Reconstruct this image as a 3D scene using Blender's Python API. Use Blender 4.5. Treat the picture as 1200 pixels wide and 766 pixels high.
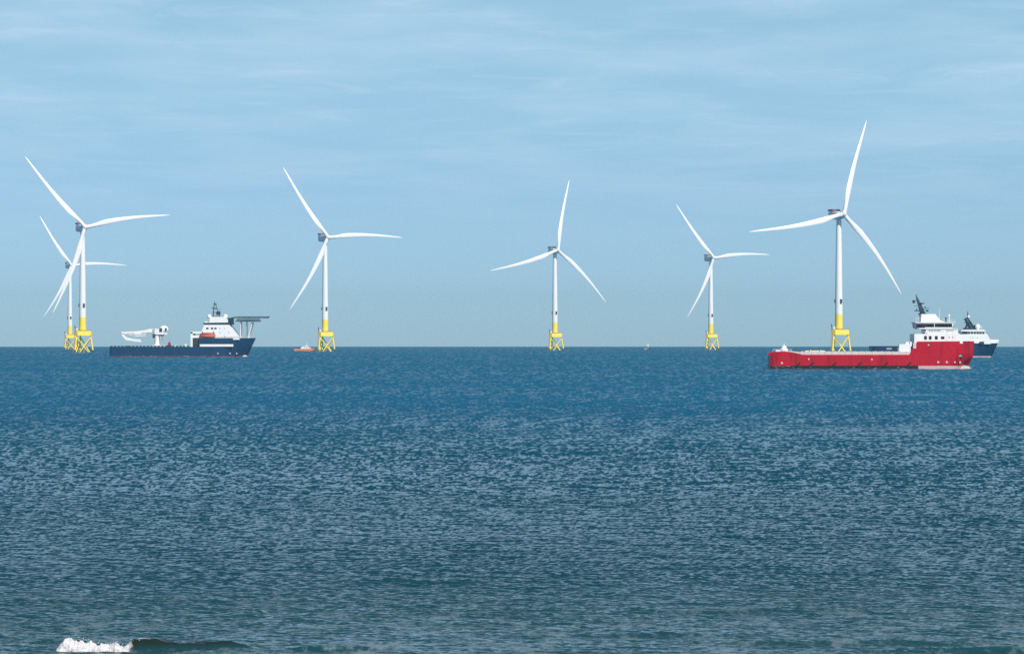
import bpy, math, random
import numpy as np
from mathutils import Vector

for o in list(bpy.data.objects):
    bpy.data.objects.remove(o, do_unlink=True)
S = bpy.context.scene
COL = S.collection
R = math.radians

# ------------------------------------------------------------------ camera
CAM_H = 10.0            # metres above the water
EARTH = 7.4e6           # radius of the sea's curve (with refraction)
cam_d = bpy.data.cameras.new("camera")
cam = bpy.data.objects.new("camera", cam_d)
COL.objects.link(cam)
cam.location = (0, 0, CAM_H)
cam.rotation_euler = (R(90), 0, 0)
cam_d.sensor_width = 36
cam_d.lens = 120
cam_d.shift_y = 16.4 / 1200
cam_d.clip_start = 1.0
cam_d.clip_end = 60000
S.camera = cam

# ------------------------------------------------------------------ sky and sun
SUN_EL, SUN_AZ = R(38), R(151)          # azimuth clockwise from +Y (the view direction)
W = bpy.data.worlds.new("World")
S.world = W
W.use_nodes = True
wn, wl = W.node_tree.nodes, W.node_tree.links
bg = wn["Background"]
sky = wn.new("ShaderNodeTexSky")
sky.sky_type = 'NISHITA'
sky.sun_disc = False
sky.sun_elevation = SUN_EL
sky.sun_rotation = SUN_AZ
sky.altitude = 0
sky.air_density = 0.3
sky.dust_density = 0.35
sky.ozone_density = 0.25
bg.inputs["Strength"].default_value = 0.11
# thin high cloud: noise on a flat layer overhead, so it compresses to streaks low down
tc = wn.new("ShaderNodeTexCoord")
sep = wn.new("ShaderNodeSeparateXYZ")
wl.new(tc.outputs["Generated"], sep.inputs[0])
def wmath(op, a, b=None):
    n = wn.new("ShaderNodeMath"); n.operation = op
    for i, v in enumerate((a, b)):
        if v is None: continue
        if isinstance(v, (int, float)): n.inputs[i].default_value = v
        else: wl.new(v, n.inputs[i])
    return n.outputs[0]
zz = wmath('MAXIMUM', sep.outputs[2], 0.0)
den = wmath('ADD', zz, 0.045)
cx = wmath('DIVIDE', sep.outputs[0], den)
cy = wmath('DIVIDE', sep.outputs[1], den)
comb = wn.new("ShaderNodeCombineXYZ")
wl.new(cx, comb.inputs[0]); wl.new(cy, comb.inputs[1])
def cloud(scale, loc, detail, rough, dist, lo, hi, rot=0):
    m = wn.new("ShaderNodeMapping")
    m.inputs["Location"].default_value = loc
    m.inputs["Rotation"].default_value = (0, 0, rot)
    m.inputs["Scale"].default_value = scale
    wl.new(comb.outputs[0], m.inputs[0])
    n = wn.new("ShaderNodeTexNoise")
    n.inputs["Scale"].default_value = 1.0
    n.inputs["Detail"].default_value = detail
    n.inputs["Roughness"].default_value = rough
    n.inputs["Distortion"].default_value = dist
    wl.new(m.outputs[0], n.inputs["Vector"])
    r = wn.new("ShaderNodeMapRange"); r.interpolation_type = 'SMOOTHSTEP'
    r.inputs[1].default_value = lo; r.inputs[2].default_value = hi
    wl.new(n.outputs[0], r.inputs[0])
    return r.outputs[0]
c1 = cloud((1.5, 0.95, 1), (3.1, 1.7, 0), 6, 0.55, 0.35, 0.36, 0.64, 0.10)
c2 = cloud((3.0, 3.4, 1), (9.3, 4.1, 0), 8, 0.66, 0.9, 0.50, 0.74, 0.20)
lift = wn.new("ShaderNodeMapRange"); lift.interpolation_type = 'SMOOTHSTEP'
lift.inputs[1].default_value = 0.012; lift.inputs[2].default_value = 0.075
wl.new(zz, lift.inputs[0])
thin = wn.new("ShaderNodeMapRange"); thin.interpolation_type = 'SMOOTHSTEP'      # the veil thins out overhead
thin.inputs[1].default_value = 0.12; thin.inputs[2].default_value = 0.32; thin.inputs[3].default_value = 1.0; thin.inputs[4].default_value = 0.1
wl.new(zz, thin.inputs[0])
ctot = wmath('MULTIPLY', wmath('ADD', wmath('MULTIPLY', c1, 0.46), wmath('MULTIPLY', c2, 0.40)), wmath('MULTIPLY', lift.outputs[0], thin.outputs[0]))
mix = wn.new("ShaderNodeMix"); mix.data_type = 'RGBA'
CLOUD = (4.8, 6.6, 8.4, 1)
mix.inputs["B"].default_value = CLOUD
wl.new(ctot, mix.inputs["Factor"])
tint = wn.new("ShaderNodeMix"); tint.data_type = 'RGBA'; tint.blend_type = 'MULTIPLY'
tint.inputs["Factor"].default_value = 1.0; tint.inputs["B"].default_value = (0.90, 1.01, 0.975, 1)
wl.new(sky.outputs[0], tint.inputs["A"])
veil = wn.new("ShaderNodeMix"); veil.data_type = 'RGBA'          # thin even veil under the streaks
veil.inputs["B"].default_value = (3.6, 6.35, 8.0, 1)
wl.new(wmath('MULTIPLY', 0.62, wmath('MULTIPLY', lift.outputs[0], thin.outputs[0])), veil.inputs["Factor"])
wl.new(tint.outputs["Result"], veil.inputs["A"])
wl.new(veil.outputs["Result"], mix.inputs["A"])
wl.new(mix.outputs["Result"], bg.inputs["Color"])

sun_d = bpy.data.lights.new("sun", 'SUN')
sun_d.energy = 4.7
sun_d.angle = R(0.5)
sun_d.color = (1.0, 0.94, 0.86)
sun = bpy.data.objects.new("sun", sun_d)
COL.objects.link(sun)
sdir = Vector((math.sin(SUN_AZ) * math.cos(SUN_EL), math.cos(SUN_AZ) * math.cos(SUN_EL), math.sin(SUN_EL)))
sun.rotation_euler = sdir.to_track_quat('Z', 'Y').to_euler()
sun.location = (200, -200, 400)

S.view_settings.view_transform = 'Standard'
S.view_settings.look = 'None'
S.view_settings.gamma = 1.0
S.view_settings.use_curve_mapping = False
S.view_settings.exposure = 0.0
HAZE_DENSITY = 4.3e-5

# ------------------------------------------------------------------ helpers
rng = np.random.default_rng(7)
random.seed(7)

def mat(name, color, rough=0.5, metal=0.0, wear=0.12, wear_scale=0.35, streak=(1, 1, 0.25), dirt=None, dirt_amt=0.0, spec=0.4):
    """Painted surface with slightly uneven colour and gloss."""
    m = bpy.data.materials.new(name); m.use_nodes = True
    n, l = m.node_tree.nodes, m.node_tree.links
    b = n["Principled BSDF"]
    b.inputs["Metallic"].default_value = metal
    t = n.new("ShaderNodeTexCoord"); mp = n.new("ShaderNodeMapping")
    mp.inputs["Scale"].default_value = tuple(wear_scale * s for s in streak)
    l.new(t.outputs["Object"], mp.inputs[0])
    nz = n.new("ShaderNodeTexNoise"); nz.inputs["Scale"].default_value = 1; nz.inputs["Detail"].default_value = 5
    nz.inputs["Roughness"].default_value = 0.65
    l.new(mp.outputs[0], nz.inputs["Vector"])
    mx = n.new("ShaderNodeMix"); mx.data_type = 'RGBA'
    mx.inputs["A"].default_value = (*[c * (1 - wear) for c in color], 1)
    mx.inputs["B"].default_value = (*[min(1, c * (1 + wear)) for c in color], 1)
    l.new(nz.outputs[0], mx.inputs["Factor"])
    out = mx.outputs["Result"]
    if dirt:
        r = n.new("ShaderNodeMapRange"); r.inputs[1].default_value = 0.52; r.inputs[2].default_value = 0.75
        r.inputs[4].default_value = dirt_amt
        mp2 = n.new("ShaderNodeMapping"); mp2.inputs["Scale"].default_value = (0.5, 0.5, 0.06)
        nz2 = n.new("ShaderNodeTexNoise"); nz2.inputs["Scale"].default_value = 1.3; nz2.inputs["Detail"].default_value = 6
        l.new(t.outputs["Object"], mp2.inputs[0]); l.new(mp2.outputs[0], nz2.inputs["Vector"])
        l.new(nz2.outputs[0], r.inputs[0])
        m2 = n.new("ShaderNodeMix"); m2.data_type = 'RGBA'
        m2.inputs["B"].default_value = (*dirt, 1)
        l.new(r.outputs[0], m2.inputs["Factor"]); l.new(out, m2.inputs["A"])
        out = m2.outputs["Result"]
    l.new(out, b.inputs["Base Color"])
    b.inputs["Specular IOR Level"].default_value = spec
    rr = n.new("ShaderNodeMapRange"); rr.inputs[3].default_value = max(0.05, rough - 0.1); rr.inputs[4].default_value = min(1, rough + 0.1)
    l.new(nz.outputs[0], rr.inputs[0]); l.new(rr.outputs[0], b.inputs["Roughness"])
    return m

def hull_mat(name, top, boot_aft, boot_bow, z_boot, x_split, dirt=(0.16, 0.07, 0.04), amt=0.35):
    """Topsides above the boot line; below it one colour aft and another towards the bow."""
    m = mat(name, top, 0.42, wear=0.22, wear_scale=0.22, streak=(1, 1, 0.3), dirt=dirt, dirt_amt=amt, spec=0.2)
    n, l = m.node_tree.nodes, m.node_tree.links
    b = n["Principled BSDF"]
    src = b.inputs["Base Color"].links[0].from_socket
    t = n.new("ShaderNodeTexCoord"); sp = n.new("ShaderNodeSeparateXYZ"); l.new(t.outputs["Object"], sp.inputs[0])
    def mth(op, a, v):
        q = n.new("ShaderNodeMath"); q.operation = op; l.new(a, q.inputs[0]); q.inputs[1].default_value = v; return q.outputs[0]
    nz = n.new("ShaderNodeTexNoise"); nz.inputs["Scale"].default_value = 0.6; nz.inputs["Detail"].default_value = 4
    l.new(t.outputs["Object"], nz.inputs["Vector"])
    zz = n.new("ShaderNodeMath"); zz.operation = 'MULTIPLY_ADD'; l.new(nz.outputs[0], zz.inputs[0]); zz.inputs[1].default_value = 0.35
    l.new(sp.outputs[2], zz.inputs[2])
    sm_ = n.new("ShaderNodeMapping"); sm_.inputs["Scale"].default_value = (0.5, 0.5, 1.6); l.new(t.outputs["Object"], sm_.inputs[0])
    sn = n.new("ShaderNodeTexNoise"); sn.inputs["Scale"].default_value = 1.0; sn.inputs["Detail"].default_value = 5; l.new(sm_.outputs[0], sn.inputs["Vector"])
    sr = n.new("ShaderNodeMapRange"); sr.inputs[1].default_value = 0.56; sr.inputs[2].default_value = 0.68; sr.inputs[4].default_value = 0.6; l.new(sn.outputs[0], sr.inputs[0])
    fz = mth('LESS_THAN', zz.outputs[0], z_boot + 0.17)
    fx = mth('GREATER_THAN', sp.outputs[0], x_split)
    bm = n.new("ShaderNodeMix"); bm.data_type = 'RGBA'
    bm.inputs["A"].default_value = (*boot_aft, 1); bm.inputs["B"].default_value = (*boot_bow, 1); l.new(fx, bm.inputs["Factor"])
    mm = n.new("ShaderNodeMix"); mm.data_type = 'RGBA'
    l.new(fz, mm.inputs["Factor"]); l.new(src, mm.inputs["A"]); 
    sc_ = n.new("ShaderNodeMix"); sc_.data_type = 'RGBA'; sc_.inputs["B"].default_value = (0.36, 0.37, 0.38, 1)
    l.new(sr.outputs[0], sc_.inputs["Factor"]); l.new(bm.outputs["Result"], sc_.inputs["A"]); l.new(sc_.outputs["Result"], mm.inputs["B"])
    l.new(mm.outputs["Result"], b.inputs["Base Color"])
    return m

class MB:
    def __init__(s): s.v, s.f = [], []
    def add(s, vs, fs):
        k = len(s.v); s.v += [tuple(p) for p in vs]; s.f += [tuple(i + k for i in f) for f in fs]; return s
    def box(s, c, d):
        x, y, z = (q / 2 for q in d)
        vs = [(c[0] + i * x, c[1] + j * y, c[2] + k * z) for k in (-1, 1) for j in (-1, 1) for i in (-1, 1)]
        return s.add(vs, [(0, 2, 3, 1), (4, 5, 7, 6), (0, 1, 5, 4), (2, 6, 7, 3), (0, 4, 6, 2), (1, 3, 7, 5)])
    def prism(s, poly, y0, y1, top_in=0.0):
        """xz outline run from y0 to y1 (outline clockwise or not, closed)."""
        n = len(poly)
        vs = [(x, y0, z) for x, z in poly] + [(x, y1, z) for x, z in poly]
        return s.add(vs, [tuple(range(n)), tuple(range(2 * n - 1, n - 1, -1))] + [(i, n + i, n + (i + 1) % n, (i + 1) % n) for i in range(n)])
    def plan(s, poly, z0, z1):
        n = len(poly)
        vs = [(x, y, z0) for x, y in poly] + [(x, y, z1) for x, y in poly]
        return s.add(vs, [tuple(range(n - 1, -1, -1)), tuple(range(n, 2 * n))] + [(i, (i + 1) % n, n + (i + 1) % n, n + i) for i in range(n)])
    def tube(s, p, q, r, r2=None, n=8):
        p, q = Vector(p), Vector(q); r2 = r if r2 is None else r2
        d = (q - p).normalized()
        a = d.orthogonal().normalized(); b = d.cross(a)
        vs = []
        for c, rr in ((p, r), (q, r2)):
            vs += [c + (a * math.cos(2 * math.pi * i / n) + b * math.sin(2 * math.pi * i / n)) * rr for i in range(n)]
        return s.add(vs, [tuple(range(n - 1, -1, -1)), tuple(range(n, 2 * n))] + [(i, (i + 1) % n, n + (i + 1) % n, n + i) for i in range(n)])
    def rings(s, rings, close=True):
        n = len(rings[0]); vs = [p for r in rings for p in r]; fs = []
        for k in range(len(rings) - 1):
            for i in range(n if close else n - 1):
                j = (i + 1) % n
                fs.append((k * n + i, k * n + j, (k + 1) * n + j, (k + 1) * n + i))
        if close:
            fs.append(tuple(range(n - 1, -1, -1))); fs.append(tuple((len(rings) - 1) * n + i for i in range(n)))
        return s.add(vs, fs)
    def lathe(s, prof, c=(0, 0, 0), n=24):
        return s.rings([[(c[0] + r * math.cos(2 * math.pi * i / n), c[1] + r * math.sin(2 * math.pi * i / n), c[2] + z) for i in range(n)] for z, r in prof])
    def ball(s, c, rx, ry=None, rz=None, n=12, m=8):
        ry = ry or rx; rz = rz or rx
        rr = []
        for k in range(m + 1):
            t = math.pi * (k / m) - math.pi / 2
            t = max(-1.5, min(1.5, t))
            rr.append([(c[0] + rx * math.cos(t) * math.cos(2 * math.pi * i / n), c[1] + ry * math.cos(t) * math.sin(2 * math.pi * i / n), c[2] + rz * math.sin(t)) for i in range(n)])
        return s.rings(rr)
    def rail(s, pts, h=1.1, step=2.5, r=0.05):
        """Ship's railing along a line of deck points: two bars and stanchions."""
        for a, b in zip(pts, pts[1:]):
            a, b = Vector(a), Vector(b)
            for hh in (h, h * 0.55):
                s.tube(a + Vector((0, 0, hh)), b + Vector((0, 0, hh)), r, n=4)
            k = max(1, int((b - a).length / step))
            for i in range(k + 1):
                p = a.lerp(b, i / k); s.tube(p, p + Vector((0, 0, h)), r, n=4)
        return s
    def build(s, name, m, parent=None, smooth=False, loc=None):
        me = bpy.data.meshes.new(name); me.from_pydata(s.v, [], s.f)
        me.materials.append(m)
        import bmesh
        bm = bmesh.new(); bm.from_mesh(me); bmesh.ops.recalc_face_normals(bm, faces=bm.faces); bm.to_mesh(me); bm.free()
        if smooth:
            me.polygons.foreach_set("use_smooth", [True] * len(me.polygons))
            me.set_sharp_from_angle(angle=R(40))
        o = bpy.data.objects.new(name, me); COL.objects.link(o)
        if parent: o.parent = parent
        if loc: o.location = loc
        return o

def thing(name, label, cat, loc, group=None, rz=0):
    o = bpy.data.objects.new(name, None); COL.objects.link(o)
    o.location = loc; o.rotation_euler = (0, 0, rz); o.empty_display_size = 2
    o["label"] = label; o["category"] = cat
    if group: o["group"] = group
    return o
def tag(o, label, cat, group=None):
    o["label"] = label; o["category"] = cat
    if group: o["group"] = group
    return o
def sea_z(x, y): return -(x * x + y * y) / (2 * EARTH)
def spot(px, d):
    """Place on the water at bearing px (1200-wide frame) and distance d along the view."""
    x = (px - 600) / 4000 * d
    return (x, d, sea_z(x, d))

# ------------------------------------------------------------------ the sea
def make_sea():
    h, Re = CAM_H, EARTH
    t_h = math.sqrt(2 * h / Re)
    t = np.concatenate([np.arange(0.17, 0.094, -2.2e-4), np.arange(0.094, 0.045, -0.8e-4), np.arange(0.045, 0.025, -1.3e-4), np.arange(0.025, t_h + 2e-5, -1.5e-4)])
    r = Re * (t - np.sqrt(np.maximum(t * t - 2 * h / Re, 0)))
    r = np.concatenate([[0.5, 20, 45], r, [12300, 12800, 13500, 14200]])
    r = np.unique(r)
    dr = np.gradient(r); jit = np.random.default_rng(3).uniform(-0.42, 0.42, len(r))
    r = np.where((r > 70) & (r < 12000), r + jit * dr * np.clip((r - 70) / 120, 0.15, 1), r)
    nd = 2150
    # finely meshed sector seaward (wider close in), a coarse ring of water all round
    half = np.minimum(np.arctan(math.tan(R(11.0)) + 30 / np.maximum(r, 1)), R(62))
    f = np.linspace(-1, 1, nd); k = np.linspace(0, 1, 60)[1:-1]
    az = np.concatenate([half[:, None] * f[None, :], half[:, None] + (2 * math.pi - 2 * half[:, None]) * k[None, :]], 1)
    nr, na = az.shape
    X = r[:, None] * np.sin(az); Y = r[:, None] * np.cos(az)
    dlat = np.maximum(np.maximum(r * (2 * half / nd), r * R(23) / 1450), 1e-3)[:, None] * np.ones((1, na))
    dlat[:, nd:] = r[:, None] * R(6)
    tt = h / np.maximum(r, 1) + r / (2 * Re)
    Z = np.zeros_like(X); SX = np.zeros_like(X); SY = np.zeros_like(X)
    lost = np.zeros_like(X)
    g = np.random.default_rng(21)
    N = 124
    lam = np.exp(np.linspace(math.log(0.16), math.log(8), N)) * g.uniform(0.96, 1.04, N)
    wind = R(68)                                     # waves run mostly away from the shore, a little to the right
    th = wind + g.normal(0, R(30), N)
    ph = g.uniform(0, 2 * math.pi, N)
    # patchy gusts: three slow fields that raise and lower different bands of waves
    def slow(seed, scales):
        q = np.random.default_rng(seed); f = np.zeros_like(X)
        for L in scales:
            a = q.uniform(0, 2 * math.pi); f += np.sin(2 * math.pi / L * (X * math.cos(a) + Y * math.sin(a)) + q.uniform(0, 6.28))
        return f / math.sqrt(len(scales))
    gust = [np.clip(1 + 0.36 * slow(s, sc), 0.3, 2.2) for s, sc in ((1, (14, 23, 47, 120)), (2, (21, 41, 95, 240)), (3, (37, 90, 210, 500)))]
    S_tot = 0.26
    for i in range(N):
        k = 2 * math.pi / lam[i]
        pk = np.maximum(0.40, 2.6 * dlat)
        w = np.where(lam[i] < pk, 1.0, (pk / lam[i]) ** 0.8) * (1 + 0.25 * np.log(pk / 0.42))
        s0 = S_tot * math.sqrt(2.0 / N) * w
        wt = np.clip((lam[i] / dlat - 1.6) / 1.8, 0, 1)
        wt = wt * wt * (3 - 2 * wt)
        a = np.minimum(s0, S_tot * math.sqrt(2.0 / N)) / k * gust[i % 3]
        p = k * (X * math.cos(th[i]) + Y * math.sin(th[i])) + ph[i]
        Z += wt * a * np.sin(p)
        c = wt * s0 * gust[i % 3] * np.cos(p)
        SX += c * math.cos(th[i]); SY += c * math.sin(th[i])
        lost += (1 - wt * wt) * s0 * s0 / 2
    # wind chop is skewed: long flat backs, short steep fronts towards the lee
    sg0 = np.sqrt((SY ** 2).mean(axis=1, keepdims=True)) + 1e-6
    e_ = np.clip(SY / sg0, -3, 3)
    nearer = np.clip((tt - 0.02) / 0.05, 0, 1)[:, None]
    SY = sg0 * (0.46 - 0.24 * nearer + 0.22 * slow(9, (55, 130, 310, 700)) + e_ * (0.86 + 0.85 * nearer) + 0.16 * (e_ * e_ - 1))
    # swell steepening over the shallows and one small breaker near the shore
    bx, by = -10.3, 110.9
    u = (X - bx); yb = by + 0.05 * u + 0.12 * np.sin(u * 1.7)
    v = Y - yb
    env = np.clip((X + 12.75) / 0.45, 0, 1) * (np.clip(1 - (X + 12.2) / 4.2, 0, 1) ** 0.8 + 0.35 * np.exp(-((X + 9.1) / 0.55) ** 2)) * (0.92 + 0.08 * np.sin(u * 3.1))
    prof = np.where(v < 0, np.exp(-(v / 0.30) ** 2), np.exp(-(v / 1.1) ** 2))
    ridge = 0.36 * env * prof
    dy = ridge * np.where(v < 0, -2 * v / 0.30 ** 2, -2 * v / 1.1 ** 2)
    Z += ridge; SY += dy
    for (x0, y0, wx, amp, f, b) in ((-5.5, 110.6, 1.6, 0.17, .28, .9), (4.0, 116, 5.0, 0.10, .5, 1.3), (11.0, 113, 4.0, 0.13, .4, 1.2),
                                    (-13, 131, 6.0, 0.16, .8, 1.8), (9.5, 126, 5.0, 0.15, .7, 1.6), (-3, 141, 7, .14, .9, 2.0), (15, 110, 2.6, .2, .3, 1.0)):
        u2 = X - x0; v2 = Y - y0 - 0.15 * np.sin(u2 * 0.8)
        e = amp * np.exp(-(u2 / wx) ** 2); sg = np.where(v2 < 0, f, b)
        q = e * np.exp(-(v2 / sg) ** 2); Z += q; SY += -2 * v2 / sg ** 2 * q
    # facets that lean away from the shore hide behind the crests before them when seen at a low angle
    vis = np.clip((tt - 0.004) / 0.085, 0, 1)[:, None]
    SY = np.where(SY < 0, SY * (0.22 + 0.78 * vis), SY)
    Z += -(X * X + Y * Y) / (2 * Re)
    far = np.clip((0.085 - tt) / 0.07, 0, 1)[:, None]
    SY = SY * (1 + 0.8 * far) + 0.125 * far
    SY = np.maximum(SY, -0.34 * tt[:, None])          # steeper backs are out of sight
    alpha = np.sqrt(2 * (0.013 ** 2 + 0.06 * lost))
    rough = np.sqrt(np.clip(alpha, 0.01, 0.5))
    co = np.stack([X, Y, Z], -1).reshape(-1, 3).astype(np.float32)
    i, j = np.meshgrid(np.arange(nr - 1), np.arange(na), indexing='ij')
    j2 = (j + 1) % na
    q = np.stack([i * na + j, (i + 1) * na + j, (i + 1) * na + j2, i * na + j2], -1).reshape(-1, 4).astype(np.int32)
    # order so faces look up
    q = q[:, ::-1] if False else q
    me = bpy.data.meshes.new("sea")
    me.vertices.add(len(co)); me.vertices.foreach_set("co", co.ravel())
    me.loops.add(q.size); me.loops.foreach_set("vertex_index", q.ravel())
    me.polygons.add(len(q)); me.polygons.foreach_set("loop_start", np.arange(0, q.size, 4, dtype=np.int32))
    me.polygons.foreach_set("loop_total", np.full(len(q), 4, np.int32))
    me.polygons.foreach_set("use_smooth", np.ones(len(q), bool))
    at = me.attributes.new("slope", 'FLOAT_VECTOR', 'POINT')
    at.data.foreach_set("vector", np.stack([SX, SY, np.zeros_like(SX)], -1).reshape(-1).astype(np.float32))
    ar = me.attributes.new("ripple", 'FLOAT', 'POINT'); ar.data.foreach_set("value", rough.reshape(-1).astype(np.float32))
    crest = np.clip(ridge / 0.22, 0, 1) * 0.9
    froth = np.exp(-((np.maximum(np.abs(X + 13.55) - 1.05, 0)) / 0.35) ** 2) * np.exp(-((Y - 110.55) / 0.75) ** 2)
    froth = np.maximum(froth, 1.15 * np.exp(-((X + 12.0) / 0.5) ** 2) * np.exp(-((Y - by - 0.05) / 0.12) ** 2))
    af = me.attributes.new("froth", 'FLOAT', 'POINT'); af.data.foreach_set("value", froth.reshape(-1).astype(np.float32))
    ac = me.attributes.new("crest", 'FLOAT', 'POINT'); ac.data.foreach_set("value", crest.reshape(-1).astype(np.float32))
    me.update(); me.validate()
    o = bpy.data.objects.new("sea", me); COL.objects.link(o)
    o["kind"] = "structure"
    # material
    m = bpy.data.materials.new("sea_water"); m.use_nodes = True
    n, l = m.node_tree.nodes, m.node_tree.links
    b = n["Principled BSDF"]
    b.inputs["IOR"].default_value = 1.333
    def A(nm):
        q = n.new("ShaderNodeAttribute"); q.attribute_name = nm; return q
    def mth(op, a, b_=None, c_=None):
        q = n.new("ShaderNodeMath"); q.operation = op
        for ii, vv in enumerate((a, b_, c_)):
            if vv is None: continue
            if isinstance(vv, (int, float)): q.inputs[ii].default_value = vv
            else: l.new(vv, q.inputs[ii])
        return q.outputs[0]
    geo = n.new("ShaderNodeNewGeometry")
    pos = geo.outputs["Position"]
    def noise(scale, detail, rgh=0.6, vec=(1, 1, 1), col=False):
        mp = n.new("ShaderNodeMapping"); mp.inputs["Scale"].default_value = vec; l.new(pos, mp.inputs[0])
        q = n.new("ShaderNodeTexNoise"); q.inputs["Scale"].default_value = scale; q.inputs["Detail"].default_value = detail
        q.inputs["Roughness"].default_value = rgh; l.new(mp.outputs[0], q.inputs["Vector"])
        return q.outputs["Color" if col else 0]
    # fine ripples on top of the modelled waves
    rip = n.new("ShaderNodeVectorMath"); rip.operation = 'SUBTRACT'
    l.new(noise(3.2, 2, 0.6, (0.8, 1.0, 1), True), rip.inputs[0]); rip.inputs[1].default_value = (0.5, 0.5, 0.5)
    rip2 = n.new("ShaderNodeVectorMath"); rip2.operation = 'SCALE'; l.new(rip.outputs[0], rip2.inputs[0]); rsc = n.new("ShaderNodeMapRange"); rsc.inputs[1].default_value = 100; rsc.inputs[2].default_value = 380; rsc.inputs[3].default_value = 0.14; rsc.inputs[4].default_value = 0.02
    spy = n.new("ShaderNodeSeparateXYZ"); l.new(pos, spy.inputs[0]); l.new(spy.outputs[1], rsc.inputs[0]); l.new(rsc.outputs[0], rip2.inputs["Scale"])
    sm = n.new("ShaderNodeVectorMath"); sm.operation = 'ADD'; l.new(A("slope").outputs["Vector"], sm.inputs[0]); l.new(rip2.outputs[0], sm.inputs[1])
    sx = n.new("ShaderNodeSeparateXYZ"); l.new(sm.outputs[0], sx.inputs[0])
    cb = n.new("ShaderNodeCombineXYZ")
    l.new(mth('MULTIPLY', sx.outputs[0], -1.0), cb.inputs[0]); l.new(mth('MULTIPLY', sx.outputs[1], -1.0), cb.inputs[1]); cb.inputs[2].default_value = 1
    nm = n.new("ShaderNodeVectorMath"); nm.operation = 'NORMALIZE'; l.new(cb.outputs[0], nm.inputs[0])
    l.new(nm.outputs[0], b.inputs["Normal"])
    # body colour: deep blue offshore, greener and sandier over the shallows
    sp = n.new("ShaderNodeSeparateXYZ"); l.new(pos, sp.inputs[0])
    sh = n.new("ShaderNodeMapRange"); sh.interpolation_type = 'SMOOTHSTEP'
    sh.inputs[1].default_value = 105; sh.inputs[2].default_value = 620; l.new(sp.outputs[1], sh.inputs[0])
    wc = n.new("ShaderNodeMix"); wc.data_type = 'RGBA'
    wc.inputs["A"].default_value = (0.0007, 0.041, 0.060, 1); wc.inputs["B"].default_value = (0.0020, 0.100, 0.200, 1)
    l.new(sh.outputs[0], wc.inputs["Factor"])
    sh2 = n.new("ShaderNodeMapRange"); sh2.interpolation_type = 'SMOOTHSTEP'      # stirred sand over the shallows
    sh2.inputs[1].default_value = 170; sh2.inputs[2].default_value = 104; l.new(sp.outputs[1], sh2.inputs[0])
    wcs = n.new("ShaderNodeMix"); wcs.data_type = 'RGBA'; wcs.inputs["B"].default_value = (0.010, 0.058, 0.074, 1)
    l.new(sh2.outputs[0], wcs.inputs["Factor"]); l.new(wc.outputs["Result"], wcs.inputs["A"]); wc = wcs
    wc2 = n.new("ShaderNodeMix"); wc2.data_type = 'RGBA'; wc2.inputs["B"].default_value = (0.014, 0.020, 0.013, 1)
    l.new(A("crest").outputs["Fac"], wc2.inputs["Factor"]); l.new(wc.outputs["Result"], wc2.inputs["A"])
    # thin lines of old foam near the shore
    near = n.new("ShaderNodeMapRange"); near.inputs[1].default_value = 142; near.inputs[2].default_value = 108
    near.inputs[3].default_value = 0; near.inputs[4].default_value = 1; l.new(sp.outputs[1], near.inputs[0])
    f1 = noise(1.0, 6, 0.7, (0.5, 0.22, 1)); f2 = noise(1.0, 8, 0.75, (2.2, 1.3, 1))
    fm = mth('ADD', mth('MULTIPLY', f1, 0.55), mth('MULTIPLY', f2, 0.5))
    fr = n.new("ShaderNodeMapRange"); fr.interpolation_type = 'SMOOTHSTEP'; fr.inputs[1].default_value = 0.50; fr.inputs[2].default_value = 0.68
    l.new(fm, fr.inputs[0])
    ff = mth('MULTIPLY', mth('MULTIPLY', fr.outputs[0], near.outputs[0]), 0.5)
    ff = mth('MULTIPLY', ff, mth('SUBTRACT', 1.0, mth('MINIMUM', mth('MULTIPLY', A("crest").outputs["Fac"], 4.0), 1.0)))
    wc3 = n.new("ShaderNodeMix"); wc3.data_type = 'RGBA'; wc3.inputs["B"].default_value = (0.42, 0.54, 0.63, 1)
    l.new(ff, wc3.inputs["Factor"]); l.new(wc2.outputs["Result"], wc3.inputs["A"])
    fz_ = noise(1.0, 7, 0.75, (5.0, 2.2, 3))
    frr = n.new("ShaderNodeMapRange"); frr.inputs[1].default_value = 0.78; frr.inputs[2].default_value = 1.0
    l.new(mth('ADD', mth('MULTIPLY', A("froth").outputs["Fac"], 0.62), mth('MULTIPLY', fz_, 0.75)), frr.inputs[0])
    wc4 = n.new("ShaderNodeMix"); wc4.data_type = 'RGBA'; wc4.inputs["B"].default_value = (0.58, 0.60, 0.62, 1)
    l.new(frr.outputs[0], wc4.inputs["Factor"]); l.new(wc3.outputs["Result"], wc4.inputs["A"])
    l.new(wc4.outputs["Result"], b.inputs["Base Color"])
    l.new(mth('ADD', A("ripple").outputs["Fac"], mth('MULTIPLY', ff, 0.5)), b.inputs["Roughness"])
    me.materials.append(m)
    return o
make_sea()

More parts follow.
